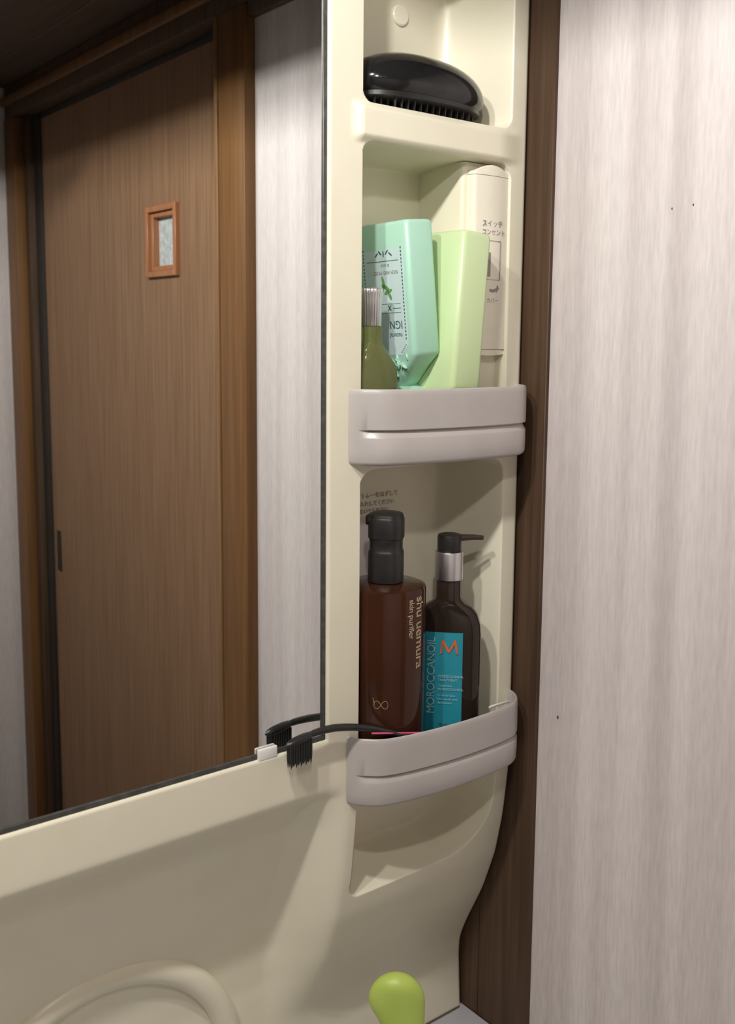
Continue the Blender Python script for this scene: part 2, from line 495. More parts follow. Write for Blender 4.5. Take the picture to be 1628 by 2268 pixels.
# rounded edges against the mirror and on the right
def rnd(e, r):
    e = np.clip(e, 0, r)
    return r - np.sqrt(r * r - (r - e) ** 2)
e = np.where((X < MX) & (Z <= MZ), MZ - Z, np.where((Z > MZ) & (X >= MX), X - MX, np.hypot(X - MX, MZ - Z)))
F += rnd(np.maximum(e, 0), 0.0025) * ((Z <= MZ) | (X >= MX))
F += rnd(XR - X, 0.005)
nx, nz = len(xs), len(zs)
verts = np.stack([X, F, Z], -1).reshape(-1, 3)
idx = np.arange(nx * nz).reshape(nx, nz)
quads = np.stack([idx[:-1, :-1], idx[1:, :-1], idx[1:, 1:], idx[:-1, 1:]], -1)
xc = (xs[:-1] + xs[1:]) / 2
zc = (zs[:-1] + zs[1:]) / 2
keep = ~((xc[:, None] < MX) & (zc[None, :] > MZ))
q = quads[keep]
used = np.zeros(nx * nz, bool)
used[q.ravel()] = True
remap = -np.ones(nx * nz, int)
remap[used] = np.arange(used.sum())
verts = verts[used]
q = remap[q]
# skirt: boundary edges go straight back
ed = np.concatenate([q[:, [0, 1]], q[:, [1, 2]], q[:, [2, 3]], q[:, [3, 0]]])
key = np.sort(ed, 1)
_, inv, cnt = np.unique(key, axis=0, return_inverse=True, return_counts=True)
bd = ed[cnt[inv.ravel()] == 1]
bv = np.unique(bd)
bmap = {int(v): len(verts) + i for i, v in enumerate(bv)}
back = verts[bv].copy()
back[:, 1] = 0.078
verts = np.concatenate([verts, back])
sk = np.array([[b, a, bmap[int(a)], bmap[int(b)]] for a, b in bd])
faces = np.concatenate([q, sk])
me = bpy.data.meshes.new('moulded_body')
me.vertices.add(len(verts))
me.vertices.foreach_set('co', verts.astype(np.float32).ravel())
me.loops.add(faces.size)
me.loops.foreach_set('vertex_index', faces.astype(np.int32).ravel())
me.polygons.add(len(faces))
me.polygons.foreach_set('loop_start', (np.arange(len(faces)) * 4).astype(np.int32))
me.update(calc_edges=True)
me.validate()
body = link_mesh('moulded_body', me, CREAM, unit, sharp=75)

# raised ring on the splash back
RC, RR, RT = (0.2527, 0.0540, 0.878), 0.1016, 0.0098
bm = bmesh.new()
rings = []
a0 = math.asin((0.818 - RC[2]) / RR)
for i in range(97):
    a = a0 + (math.pi - 2 * a0) * i / 96
    c = Vector((RC[0] + RR * math.cos(a), RC[1], RC[2] + RR * math.sin(a)))
    d = Vector((math.cos(a), 0, math.sin(a)))
    rings.append([c + d * RT * math.cos(t) + Vector((0, -1, 0)) * RT * 0.95 * math.sin(t) for t in [2 * math.pi * k / 24 for k in range(24)]])
loft(bm, rings)
bm_obj('raised_ring', bm, CREAM, unit)

# mirror, edging, clip
mirror = box_obj('mirror', (-0.40, MX - 0.0034, 0.0, 0.005, MZ + 0.0034, 1.795), MIRROR, unit)
bm = bmesh.new()
box(bm, -0.40, MX - 0.0002, -0.0012, 0.006, MZ + 0.0002, MZ + 0.0034, bev=0.0003, seg=1)
box(bm, MX - 0.0034, MX - 0.0002, -0.0012, 0.006, MZ + 0.0034, 1.795, bev=0.0003, seg=1)
tag(bm_obj('mirror_edging', bm, RIM, unit), 'dark grey edging strip')
tag(box_obj('mirror_clip', (0.3465, 0.3620, -0.0030, 0.0000, 1.1318, 1.1400), WHITE, unit, bev=0.0008, seg=3), 'small white mirror clip')
box_obj('backing_board', (-0.40, MX - 0.001, 0.0062, 0.0775, MZ + 0.002, 1.795), DARK, unit)

# screw cap in the top compartment
bm = bmesh.new()
BACK = 0.0573
yb = BACK
rings = [[(0.5138 + r * math.cos(t), yb + dy, 1.6671 + r * math.sin(t)) for t in [2 * math.pi * i / 32 for i in range(32)]] for r, dy in ((0.0078, 0.003), (0.0078, -0.0014), (0.0069, -0.0022))]
loft(bm, rings)
bm_obj('screw_cap', bm, CREAM2, unit)

# switch and socket cover in the second compartment
cov = []
def plan_box(bm, x0, x1, yf, yb_, z0, z1, bulge=0.0015, r=0.004, top_arc=0.0, n=14, bot_arc=0.0, chamf=0.0):
    P = []
    P.append((x1, yb_)); P.append((x1, yf + r))
    for k in range(1, 5):
        a = k / 5 * math.pi / 2
        P.append((x1 - r * (1 - math.cos(a)), yf + r - r * math.sin(a)))
    for k in range(n + 1):
        u = k / n
        x = x1 - r + (x0 + r - (x1 - r)) * u
        P.append((x, yf - bulge * math.sin(math.pi * u)))
    for k in range(1, 5):
        a = math.pi / 2 - k / 5 * math.pi / 2
        P.append((x0 + r * (1 - math.cos(a)), yf + r - r * math.sin(a)))
    P.append((x0, yf + r)); P.append((x0, yb_))
    xm, hw = (x0 + x1) / 2, (x1 - x0) / 2
    def arc(x, a): return a * (1 - ((x - xm) / hw) ** 2)
    rings = [[(x, y, z0 - arc(x, bot_arc)) for x, y in P], [(x, y, z1 + arc(x, top_arc) - chamf) for x, y in P]]
    if chamf:
        rings.append([(xm + (x - xm) * .95, y + (chamf if y < yb_ - .001 else 0), z1 + arc(x, top_arc)) for x, y in P])
    loft(bm, rings)
cover = empty('switch_cover', (0.56, 0.02, 1.41))
cover.parent = unit
cover.matrix_parent_inverse = Matrix.Translation(-Vector(unit.location))
def sub(o):
    o.parent = cover
    o.matrix_parent_inverse = Matrix.Translation(-Vector(cover.location))
    return o
CX0, CX1, CYF = 0.5405, 0.5795, -0.0015
bm = bmesh.new(); plan_box(bm, CX0 - 0.0045, CX1 + 0.001, 0.0065, 0.0575, 1.3430, 1.5545, 0, 0.004)
sub(bm_obj('base', bm, CREAM))
bm = bmesh.new(); plan_box(bm, CX0, CX1, CYF, 0.030, 1.4132, 1.5448)
sub(bm_obj('front_plate', bm, CREAM2))
bm = bmesh.new(); plan_box(bm, CX0, CX1, CYF, 0.030, 1.5452, 1.5478, top_arc=0.0052, chamf=0.001)
sub(bm_obj('end_cap', bm, CREAM2))
bm = bmesh.new(); plan_box(bm, CX0 + .0005, CX1 - .0005, CYF + .0006, 0.030, 1.4098, 1.4128, bot_arc=0.0015)
sub(bm_obj('end_cap', bm, CREAM2))
bm = bmesh.new(); box(bm, CX0 + .0035, CX1 - .0035, CYF + .0003, 0.028, 1.4125, 1.5455)
sub(bm_obj('seam', bm, INKL))
def on_front(x, z, y):
    return lambda u, v, d: Vector((x + u, y - 0.0001 - d, z + v))
yf = CYF - 0.0014
for s, x, z, sz in [('スイッチ', 0.5480, 1.5090, 0.0056), ('コンセント', 0.5480, 1.5025, 0.0050), ('カバー', 0.5545, 1.4505, 0.0043)]:
    sub(text_obj('lettering', s, sz, on_front(x, z, yf), INKL, None))
bm = bmesh.new()
fx0, fx1, fz0, fz1 = 0.5530, 0.5685, 1.4665, 1.4965
for b in [(fx0, fx1, fz1 - .0005, fz1), (fx0, fx1, fz0, fz0 + .0004), (fx1 - .0004, fx1, fz0, fz1)]:
    box(bm, b[0], b[1], yf - .0002, yf + .0003, b[2], b[3])
sub(bm_obj('printed_frame', bm, INKL))
bm = bmesh.new()
box(bm, 0.5535, 0.5580, yf - .0002, yf + .0003, 1.4690, 1.4875)
sub(bm_obj('printed_picture', bm, INKL))
bm = bmesh.new()
pts = [(0.5600, 1.4575), (0.5640, 1.4570), (0.5672, 1.4583), (0.5672, 1.4568), (0.5702, 1.4602), (0.5685, 1.4630), (0.5676, 1.4606), (0.5640, 1.4594), (0.5600, 1.4598)]
loft(bm, [[(x - .0025, yf - .0003, z) for x, z in pts], [(x - .0025, yf + .0003, z) for x, z in pts]])
sub(bm_obj('printed_arrow', bm, INKL, sharp=10))

# faint printed instructions on the back of the third compartment
yb3 = BACK - 0.0003
for s, x, z, sz in [('必ずトレーをはずして', 0.4700, 1.2960, 0.0048), ('お手入れしてください', 0.4700, 1.2895, 0.0044), ('しないでください', 0.4740, 1.2835, 0.0042)]:
    text_obj('lettering', s, sz, on_front(x, z, yb3), INKL, unit)
box_obj('sticker', (0.4700, 0.4990, yb3 - .0002, yb3 + .001, 1.2300, 1.2790), STICK, unit)

# ------------------------------------------------------------------ grey bins clipped on the column
PLAN = [(0.4215, -0.0032), (0.4235, -0.0085), (0.4290, -0.0160), (0.4385, -0.0235), (0.4520, -0.0280), (0.4750, -0.0315), (0.5050, -0.0338),
        (0.5350, -0.0335), (0.5580, -0.0318), (0.5720, -0.0285), (0.5825, -0.0215), (0.5892, -0.0120), (0.5915, -0.0032)]
plan = [(p.x, p.y) for p in catmull([(x, y, 0) for x, y in PLAN], 6)]
def make_bin(z0, z1):
    H = z1 - z0
    zg = z0 + H * 0.455
    # outer profile: (z, inward offset)
    outer = [(z0, .0030), (z0 + .0012, .0012), (z0 + .003, .0003), (z0 + .010, 0.0), (zg - .0052, 0.0), (zg - .0044, .0003), (zg - .0010, .0023),
             (zg, .0029), (zg + .0005, .0029), (zg + .0007, .0005), (zg + .0012, 0.0), (z1 - .012, 0.0), (z1 - .004, .0001), (z1 - .0012, .0004), (z1 - .0003, .0009)]
    inner = [(z1, .0014), (z1 - .0003, .0020), (z1 - .0012, .0024), (zg + .0030, .0026), (zg - .001, .0040), (z0 + .0035, .0042), (z0 + .0025, .0055)]
    n = len(plan)
    nor = []
    for i in range(n):
        a, b = plan[max(i - 1, 0)], plan[min(i + 1, n - 1)]
        tx, ty = b[0] - a[0], b[1] - a[1]
        L = math.hypot(tx, ty)
        nor.append((-ty / L, tx / L))       # inward (towards +y / centre)
    prof = [(z, o, True) for z, o in outer] + [(z, o, False) for z, o in inner]
    rings = []
    for z, o, is_out in prof:
        ring = []
        for i, (x, y) in enumerate(plan):
            oo = o
            if is_out and zg - .0050 < z < zg + .0010:      # groove fades out before both ends
                f = min(1, max(0, (i - 8) / 4), max(0, (n - 6 - i) / 4))
                oo = o * f
            yy = min(y + nor[i][1] * oo, -0.0031)
            ring.append((x + nor[i][0] * oo, yy, z))
        rings.append(ring)
    bm = bmesh.new()
    V = [[bm.verts.new(p) for p in r] for r in rings]
    for a, b in zip(V, V[1:]):
        for i in range(n - 1):
            bm.faces.new((a[i], a[i + 1], b[i + 1], b[i]))
    # ends
    bm.faces.new([r[0] for r in V])
    bm.faces.new([r[-1] for r in V][::-1])
    # floor
    fl_top, fl_bot = V[-1], V[0]
    bm.faces.new(fl_top)
    bm.faces.new(list(reversed(fl_bot)))
    return bm_obj('shelf_guard', bm, GREY, unit, sharp=35)
tag(make_bin(1.3315, 1.3855), 'upper grey curved guard')
tag(make_bin(1.0790, 1.1315), 'lower grey curved guard')

# ------------------------------------------------------------------ counter below
cnt = empty('washbasin_counter', (0.0, -0.2, 0))
tag(cnt, 'pale blue grey washbasin counter below the cream panel', 'counter')
bm = bmesh.new()
# counter top with an oval basin opening
nseg = 64
bc, ba, bb = (-0.02, -0.24), 0.25, 0.17
ox0, ox1, oy0, oy1 = -0.745, 0.5975, -0.50, 0.0775
def edge_pt(t):
    c, s = math.cos(t), math.sin(t)
    k = min(((ox1 - bc[0]) / c) if c > 1e-9 else ((ox0 - bc[0]) / c) if c < -1e-9 else 9, ((oy1 - bc[1]) / s) if s > 1e-9 else ((oy0 - bc[1]) / s) if s < -1e-9 else 9)
    return (bc[0] + c * k, bc[1] + s * k)
ang = sorted([2 * math.pi * i / nseg for i in range(nseg)] + [math.atan2(yy - bc[1], xx - bc[0]) % (2 * math.pi) for xx in (ox0, ox1) for yy in (oy0, oy1)])
rings = [[(*edge_pt(t), 0.783) for t in ang], [(*edge_pt(t), 0.8130) for t in ang]]
def oval(k, dz): return [(bc[0] + ba * k * math.cos(t), bc[1] + bb * k * math.sin(t), 0.8130 + dz) for t in ang]
rings += [oval(1.0, 0), oval(.995, -.003), oval(.995, -.030)]
loft(bm, rings, cap0=False, cap1=False)
bm_obj('counter_top', bm, COUNTER, cnt)
bm = bmesh.new()
loft(bm, [oval(k, dz) for k, dz in ((.994, -.0035), (0.97, -.006), (0.93, -.03), (0.82, -.09), (0.55, -.13), (0.15, -.14))], cap0=False)
bm_obj('basin', bm, WHITE, cnt)
box_obj('cabinet', (-0.74, 0.597, -0.48, 0.077, 0.0, 0.66), WOODB, cnt, bev=0.002)
box_obj('door', (-0.73, -0.07, -0.498, -0.481, 0.05, 0.655), WOODC, cnt, bev=0.002)
box_obj('door', (-0.065, 0.59, -0.498, -0.481, 0.05, 0.655), WOODC, cnt, bev=0.002)
bm = bmesh.new()
for a, b in [((-0.70, 0.0476), (0.592, 0.0498))]:
    tube(bm, [(a[0], a[1], 0.8136), (b[0], b[1], 0.8136)], 0.0009, 8)
bm_obj('sealant', bm, SEAL, cnt)

# ------------------------------------------------------------------ black dome hairbrush on the shelf
hb = empty('hairbrush', (0.498, 0.022, 1.5822))
tag(hb, 'glossy black palm hairbrush lying bristles down on the top shelf', 'hairbrush')
HC = (0.5010, 0.0240)
hrot = math.radians(3)
def hb_ring(k, z, n=56):
    return sup_ring(HC[0], HC[1], z, 0.0635 * k, 0.0330 * k, 2.35, n, hrot)
def ztilt(p, s=0.0):
    return (p[0], p[1], p[2] + s * (p[0] - HC[0]))
bm = bmesh.new()
rings = []
zb = 1.5930
for i in range(15):
    t = i / 14 * math.pi / 2
    k = math.cos(t) ** 0.85 if i < 14 else 0.02
    rings.append([ztilt(p) for p in hb_ring(max(k, 0.02), zb + 0.0075 + 0.0262 * math.sin(t))])
rings = [[ztilt(p) for p in hb_ring(0.93, zb)], [ztilt(p) for p in hb_ring(0.985, zb + .003)]] + rings
loft(bm, rings)
bm_obj('dome', bm, BLACK, hb)
bm = bmesh.new()
loft(bm, [[ztilt(p) for p in hb_ring(0.90, zb - .0035)], [ztilt(p) for p in hb_ring(0.94, zb - .0032)], [ztilt(p) for p in hb_ring(0.94, zb - .0002)]])
bm_obj('cushion', bm, BLACKM, hb)
bm = bmesh.new()
for i in range(19):
    for j in range(8):
        u, v = (i - 9) / 9.0, (j - 3.5) / 3.5
        if abs(u) ** 2.3 + abs(v) ** 2.3 > 0.94: continue
        lx, ly = 0.056 * u, 0.0285 * v
        x = HC[0] + lx * math.cos(hrot) - ly * math.sin(hrot)
        y = HC[1] + lx * math.sin(hrot) + ly * math.cos(hrot)
        zt = zb - .003
        zl = 1.5826 if (i + j) % 2 == 0 else 1.5834
        loft(bm, [sup_ring(x, y, zt, .0012, .0012, 2, 6), sup_ring(x, y, zl, .0006, .0006, 2, 6)])
tag(bm_obj('bristles', bm, BLACKM, hb), kind='stuff')

# ------------------------------------------------------------------ two flat bottles standing upside down
def flat_bottle(name, label, m, cx, cy, z0, zsh, ztop, hw, ht, lean, base_pt, capmat):
    """hw half depth (y), ht half thickness (x); shoulders point down to the cap"""
    root = empty(name, (cx, cy, z0))
    tag(root, label, 'bottle')
    A = Matrix.Translation(Vector(base_pt)) @ Matrix.Rotation(lean[1], 4, 'Y') @ Matrix.Rotation(lean[0], 4, 'X') @ Matrix.Translation(-Vector(base_pt))
    def rect(a, b, z, r, n=5):
        P = []
        r = min(r, a * .95, b * .95)
        for sx, sy, st in ((1, 1, 0), (-1, 1, 1), (-1, -1, 2), (1, -1, 3)):
            for k in range(n + 1):
                t = math.pi / 2 * (st + k / n)
                P.append(Vector((cx + sx * (a - r) + r * math.cos(t), cy + sy * (b - r) + r * math.sin(t), z)))
        return P
    sh = zsh - 0.026
    prof = [(0.011, 0.014, sh - .002, .007), (0.0125, 0.0155, sh, .007), (ht - .0035, hw - .0265 + .004, sh + .003, .005), (ht - .0015, hw - .010, zsh - .009, .005), (ht, hw - .001, zsh, .004), (ht, hw, zsh + .003, .004),
            (ht, hw, ztop - .003, .004), (ht - .0009, hw - .0009, ztop - .0009, .004), (ht - .003, hw - .003, ztop, .003)]
    bm = bmesh.new()
    loft(bm, [[A @ p for p in rect(*q)] for q in prof])
    bm_obj('body', bm, m, root, sharp=50)
    bm = bmesh.new()
    loft(bm, [[A @ p for p in rect(0.011, 0.015, z0 + .0002, .008)], [A @ p for p in rect(0.012, 0.016, z0 + .001, .008)], [A @ p for p in rect(0.012, 0.016, sh - .0022, .008)]])
    bm_obj('cap', bm, capmat, root)
    return root, A
b1x, b1y = 0.4945, 0.0180
mint, A1 = flat_bottle('mint_bottle', 'mint green flat bottle standing upside down with a pale blue label', MINT, b1x, b1y, 1.3440, 1.4090, 1.5065, 0.0300, 0.0130,
                       (math.radians(-1.0), math.radians(-5.2)), (b1x, b1y, 1.344), MINT)
b2x, b2y = 0.5100, 0.0030
pale, A2 = flat_bottle('pale_green_bottle', 'pale yellow green flat bottle standing upside down beside the switch cover', PALE, b2x, b2y, 1.3440, 1.3830, 1.4995, 0.0290, 0.0143,
                       (0.0, math.radians(4.6)), (b2x, b2y, 1.344), PALE)
# label on the face that looks left (-x), printed upside down
lxp = b1x - 0.0130
def on_left_face(yc_l, zc_l, A, off=0.0003):
    # upside down text: reading direction u goes to +y ... seen from -x, right is -y; rotated half a turn -> u to +y, v to -z
    return lambda u, v, d: A @ Vector((lxp - off - d, yc_l + u, zc_l - v))
bm = bmesh.new()
ly0_, ly1_, lz0_, lz1_ = b1y - .0235, b1y + .0235, 1.4100, 1.4870
c_ = .007
P = [(ly0_, lz1_), (ly1_, lz1_), (ly1_, lz0_ + c_), (ly1_ - c_, lz0_), (ly0_ + c_, lz0_), (ly0_, lz0_ + c_)]
loft(bm, [[A1 @ Vector((lxp - .0002, y, z)) for y, z in P], [A1 @ Vector((lxp + .0004, y, z)) for y, z in P]])
lab = bm_obj('label', bm, LABELB, mint, sharp=20)
def subl(o, par):
    o.parent = par          # par already sits at the world origin
    return o
for s, u, z, sz, m_ in [('IGN', -.0190, 1.4325, .0085, INKD), ('natural', -.0180, 1.4245, .0052, INKD), ('RICH AND MOIST', -.0175, 1.4705, .0036, INKL), ('& care', -.008, 1.4755, .0036, INKL), ('x', -.0075, 1.4440, .0085, INKD)]:
    subl(text_obj('lettering', s, sz, on_left_face(b1y + u, z, A1), m_, None), lab)
bm = bmesh.new()
def lbox(y0, y1, z0, z1, off=.0004):
    P = [(y0, z0), (y1, z0), (y1, z1), (y0, z1)]
    loft(bm, [[A1 @ Vector((lxp - off, y, z)) for y, z in P], [A1 @ Vector((lxp + .0002, y, z)) for y, z in P]])
lbox(b1y - .0185, b1y + .018, 1.4785, 1.4789)
lbox(b1y - .0180, b1y - .0095, 1.4440, 1.4444)
lbox(b1y - .0180, b1y + .010, 1.4410, 1.4412)
lbox(b1y - .0180, b1y + .010, 1.4475, 1.4477)
for i in range(26):                                            # beaded border
    z = 1.4215 + i * 0.0026
    lbox(b1y - .0224, b1y - .0214, z, z + .0014)
    lbox(b1y + .0214, b1y + .0224, z, z + .0014)
for k in range(5):
    lbox(ly0_ + .0018 + k * .0013, ly0_ + .0026 + k * .0013, lz0_ + c_ - k * .0013, lz0_ + c_ + .0008 - k * .0013)
subl(bm_obj('printed_border', bm, INKD, smooth=False), lab)
def disc_on_left(y, z, a, b, rot, off=.0005, n=12):
    pr = []
    for xx in (lxp - off, lxp + .0002):
        pr.append([A1 @ Vector((xx, y + a * math.cos(t) * math.cos(rot) - b * math.sin(t) * math.sin(rot), z + a * math.cos(t) * math.sin(rot) + b * math.sin(t) * math.cos(rot))) for t in [2 * math.pi * i / n for i in range(n)]])
    loft(bm, pr)
bm = bmesh.new()
for (y, z, rot) in [(-.002, 1.4600, 0.4), (.002, 1.4575, 2.2), (-.005, 1.4565, -0.3), (.000, 1.4635, 1.3), (-.006, 1.4545, 1.0)]:
    disc_on_left(b1y + y, z, .0048, .0014, rot)
subl(bm_obj('printed_leaves', bm, INKG), lab)
bm = bmesh.new()
for (y, z, rot) in [(-.010, 1.4835, 0.6), (-.006, 1.4850, 2.4), (-.002, 1.4840, 1.57), (.002, 1.4850, 0.7), (.006, 1.4835, 2.5)]:
    disc_on_left(b1y + y, z, .0024, .0006, rot)
subl(bm_obj('printed_scroll', bm, INKD), lab)
# embossed leaves near the shoulder
bm = bmesh.new()
rng = np.random.RandomState(4)
for i in range(22):
    y = b1y - .0225 + rng.rand() * .030
    z = 1.3935 + rng.rand() * .016 + max(0, .0 - (y - b1y)) * .0
    if z < 1.4120 - .026 * min(1, 0) and False: continue
    if y < b1y - .0275 + (1.412 - z) * 0.9: continue
    a = rng.rand() * 3.14
    xx = b1x - .0128
    pr = []
    for x2, k in ((xx + .001, 1), (xx - .0006, 1), (xx - .0012, .4)):
        pr.append([A1 @ Vector((x2, y + k * (.0026 * math.cos(t) * math.cos(a) - .0009 * math.sin(t) * math.sin(a)), z + k * (.0026 * math.cos(t) * math.sin(a) + .0009 * math.sin(t) * math.cos(a)))) for t in [2 * math.pi * j / 8 for j in range(8)]])
    loft(bm, pr)
tag(bm_obj('embossed_leaves', bm, MINT, mint), kind='stuff')

# ------------------------------------------------------------------ olive glass flask with silver cap
ol = empty('olive_flask', (0.4485, 0.0075, 1.344))
tag(ol, 'small olive green glass flask with a fluted silver cap', 'bottle')
ocx, ocy = 0.4488, 0.0070
bm = bmesh.new()
prof = [(.0170, .0100, 1.3438), (.0192, .0115, 1.3446), (.0200, .0122, 1.350), (.0200, .0122, 1.392), (.0190, .0118, 1.401), (.0150, .0108, 1.407), (.0115, .0095, 1.4125), (.0085, .0080, 1.4165), (.0076, .0076, 1.4190), (.0080, .0080, 1.4230), (.0082, .0082, 1.4285), (.0078, .0078, 1.4290)]
loft(bm, [sup_ring(ocx, ocy, z, a, b, 2.3, 48, math.radians(-22)) for a, b, z in prof])
bm_obj('glass_body', bm, OLIVE, ol)
bm = bmesh.new()
rings = []
for r, z in [(.0070, 1.4291), (.0074, 1.4294), (.0076, 1.4480), (.0082, 1.4525), (.0085, 1.4548), (.0080, 1.4562), (.0068, 1.4566)]:
    rings.append([(ocx + r * (1 + .025 * math.cos(24 * t)) * math.cos(t), ocy + r * (1 + .025 * math.cos(24 * t)) * math.sin(t), z) for t in [2 * math.pi * i / 144 for i in range(144)]])
loft(bm, rings)
bm_obj('cap', bm, SILVER, ol, sharp=60)

# ------------------------------------------------------------------ amber pump bottle
sx, sy, sr = 0.4668, 0.0090, 0.0305
sz0, sz1 = 1.0925, 1.2380
amb = empty('amber_pump_bottle', (sx, sy, sz0))
tag(amb, 'large round red brown cleanser bottle with a black pump', 'bottle')
bm = bmesh.new()
loft(bm, lathe(sx, sy, [(.026, sz0), (sr - .0006, sz0 + .001), (sr, sz0 + .003), (sr, sz1 - .003), (sr - .0008, sz1 - .0009), (sr - .003, sz1), (.018, sz1 + .0005), (.0155, sz1 + .001)], 96))
bm_obj('glass_body', bm, AMBER, amb)
bm = bmesh.new()
loft(bm, lathe(sx, sy, [(.022, sz0 + .003), (sr - .0025, sz0 + .005), (sr - .0025, sz1 - .020), (.022, sz1 - .0195)], 64))
bm_obj('liquid', bm, LIQ, amb)
bm = bmesh.new()
pr_ = [(.0125, sz1 + .0012), (.0132, sz1 + .002), (.0132, sz1 + .0235), (.0128, sz1 + .025), (.0122, sz1 + .0262), (.0122, sz1 + .0325), (.0130, sz1 + .0350), (.0134, sz1 + .0352), (.0134, sz1 + .0490), (.0128, sz1 + .0505)]
loft(bm, [sup_ring(sx, sy, z, r, r, 2.6, 40, math.radians(40)) for r, z in pr_])
bm_obj('pump', bm, BLACKM, amb)
bm = bmesh.new()
va = math.radians(39)      # view azimuth
left = Vector((-math.cos(va), math.sin(va), 0))
c = Vector((sx, sy, sz1 + .0485))
rings = []
for k, (d, hw_, hz_) in enumerate([(0.004, .0085, .0052), (0.0125, .008, .0045), (0.0150, .0066, .0035), (0.0156, .005, .0028)]):
    p = c + left * d + Vector((0, 0, -0.0003 * k))
    s = Vector((math.sin(va), math.cos(va), 0))
    rings.append([p + s * hw_ * math.cos(t) + Vector((0, 0, 1)) * hz_ * math.sin(t) for t in [2 * math.pi * i / 20 for i in range(20)]])
loft(bm, rings)
bm_obj('spout', bm, BLACKM, amb)
bm = bmesh.new()
loft(bm, [sup_ring(sx, sy, z, r, r, 2.6, 40, math.radians(40)) for r, z in [(.0128, sz1 + .0506), (.0122, sz1 + .0528), (.0105, sz1 + .0536)]])
bm_obj('pump_lid', bm, BLACKM, amb)
# lettering wrapped round the glass, reading downwards
def on_cyl_down(phi0, ztop, cx=sx, cy=sy, r=sr):
    # phi measured from the direction towards the camera, positive to the right
    base = math.atan2(CAM.y - cy, CAM.x - cx)
    def fn(u, v, d):
        a = base + phi0 + v / r
        return Vector((cx + (r + .00015 + d) * math.cos(a), cy + (r + .00015 + d) * math.sin(a), ztop - u))
    return fn
text_obj('lettering', 'shu uemura', .0125, on_cyl_down(math.radians(56), 1.2325), GOLD, amb, spacing=0.93)
text_obj('lettering', 'skin purifier', .0066, on_cyl_down(math.radians(39), 1.2310), GOLD, amb, spacing=0.95)
# looping line emblem
bm = bmesh.new()
base = math.atan2(CAM.y - sy, CAM.x - sx)
pts = []
for i in range(65):
    t = 2 * math.pi * i / 64
    a_ = .0052 * math.cos(t) / (1 + math.sin(t) ** 2)
    b_ = .0085 * math.sin(t) * math.cos(t) / (1 + math.sin(t) ** 2)
    ph = base + math.radians(-5) + a_ / sr
    pts.append((sx + (sr + .0002) * math.cos(ph), sy + (sr + .0002) * math.sin(ph), 1.1530 + b_))
tube(bm, pts, .00016, 6)
pts = [(sx + (sr + .0002) * math.cos(base + math.radians(-5) + u / sr), sy + (sr + .0002) * math.sin(base + math.radians(-5) + u / sr), 1.1530 + v) for u, v in [(-.0048, .0010), (-.0054, .0028), (-.0060, .0052)]]
tube(bm, pts, .00018, 6)
bm_obj('emblem', bm, GOLD, amb)

# ------------------------------------------------------------------ dark brown oil bottle with turquoise label
mx_, my_ = 0.5300, 0.0075
mrot = math.radians(-46.0)     # long axis direction (right and towards the camera)
oil = empty('brown_oil_bottle', (mx_, my_, 1.0925))
tag(oil, 'dark brown hair oil bottle with turquoise label, silver collar and long spout', 'bottle')
mz0, mz1 = 1.0925, 1.2150
bm = bmesh.new()
prof = [(.0240, .0135, mz0), (.0262, .0150, mz0 + .0015), (.0266, .0155, mz0 + .005), (.0266, .0155, mz1 - .026), (.0258, .0150, mz1 - .018), (.0232, .0140, mz1 - .010), (.0190, .0128, mz1 - .0045),
        (.0140, .0118, mz1 - .0015), (.0108, .0106, mz1 + .001), (.0100, .0100, mz1 + .0035), (.0098, .0098, mz1 + .0165), (.0095, .0095, mz1 + .0170)]
loft(bm, [sup_ring(mx_, my_, z, a, b, 2.9 if a > .02 else 2.2, 96, mrot) for a, b, z in prof])
bm_obj('glass_body', bm, BROWNG, oil)
bm = bmesh.new()
loft(bm, lathe(mx_, my_, [(.0108, mz1 + .0172), (.0112, mz1 + .0176), (.0112, mz1 + .0388), (.0109, mz1 + .0396), (.0098, mz1 + .0397)], 64))
bm_obj('collar', bm, SILVER, oil)
bm = bmesh.new()
loft(bm, lathe(mx_, my_, [(.0092, mz1 + .0399), (.0095, mz1 + .0410), (.0095, mz1 + .0510), (.0090, mz1 + .0528), (.0075, mz1 + .0533)], 48))
bm_obj('pump_head', bm, BLACKM, oil)
bm = bmesh.new()
sd = Vector((math.cos(math.radians(-28)), math.sin(math.radians(-28)), 0))
c0 = Vector((mx_, my_, mz1 + .0500))
tube(bm, [c0 + sd * .006, c0 + sd * .012, c0 + sd * .020, c0 + sd * .0272 + Vector((0, 0, -.0006)), c0 + sd * .0276 + Vector((0, 0, -.0008))], [.0042, .0034, .0030, .0026, .0018], 16, 0.75)
bm_obj('spout', bm, BROWNB, oil)
def sup_pt(u, off):
    """point on the oval front at arc parameter u (metres along the long axis), facing the camera"""
    a, b, p = .0266 + off, .0155 + off, 2.9
    xx = max(-a * .999, min(a * .999, u))
    yy = -b * (1 - abs(xx / a) ** p) ** (1 / p)
    return (mx_ + xx * math.cos(mrot) - yy * math.sin(mrot), my_ + xx * math.sin(mrot) + yy * math.cos(mrot))
LU0, LU1, LZ0, LZ1 = -.0165, .0128, mz0 + .002, 1.1925
bm = bmesh.new()
us = np.linspace(LU0, LU1, 61)
V = []
for off, zz in ((.0001, LZ0), (.0003, LZ0), (.0003, LZ1), (.0001, LZ1)):
    V.append([(*sup_pt(u, off), zz) for u in us])
VV = [[bm.verts.new(p) for p in r] for r in V]
for a, b in zip(VV, VV[1:]):
    for i in range(60): bm.faces.new((a[i], a[i + 1], b[i + 1], b[i]))
mlab = bm_obj('label', bm, TEAL, oil)
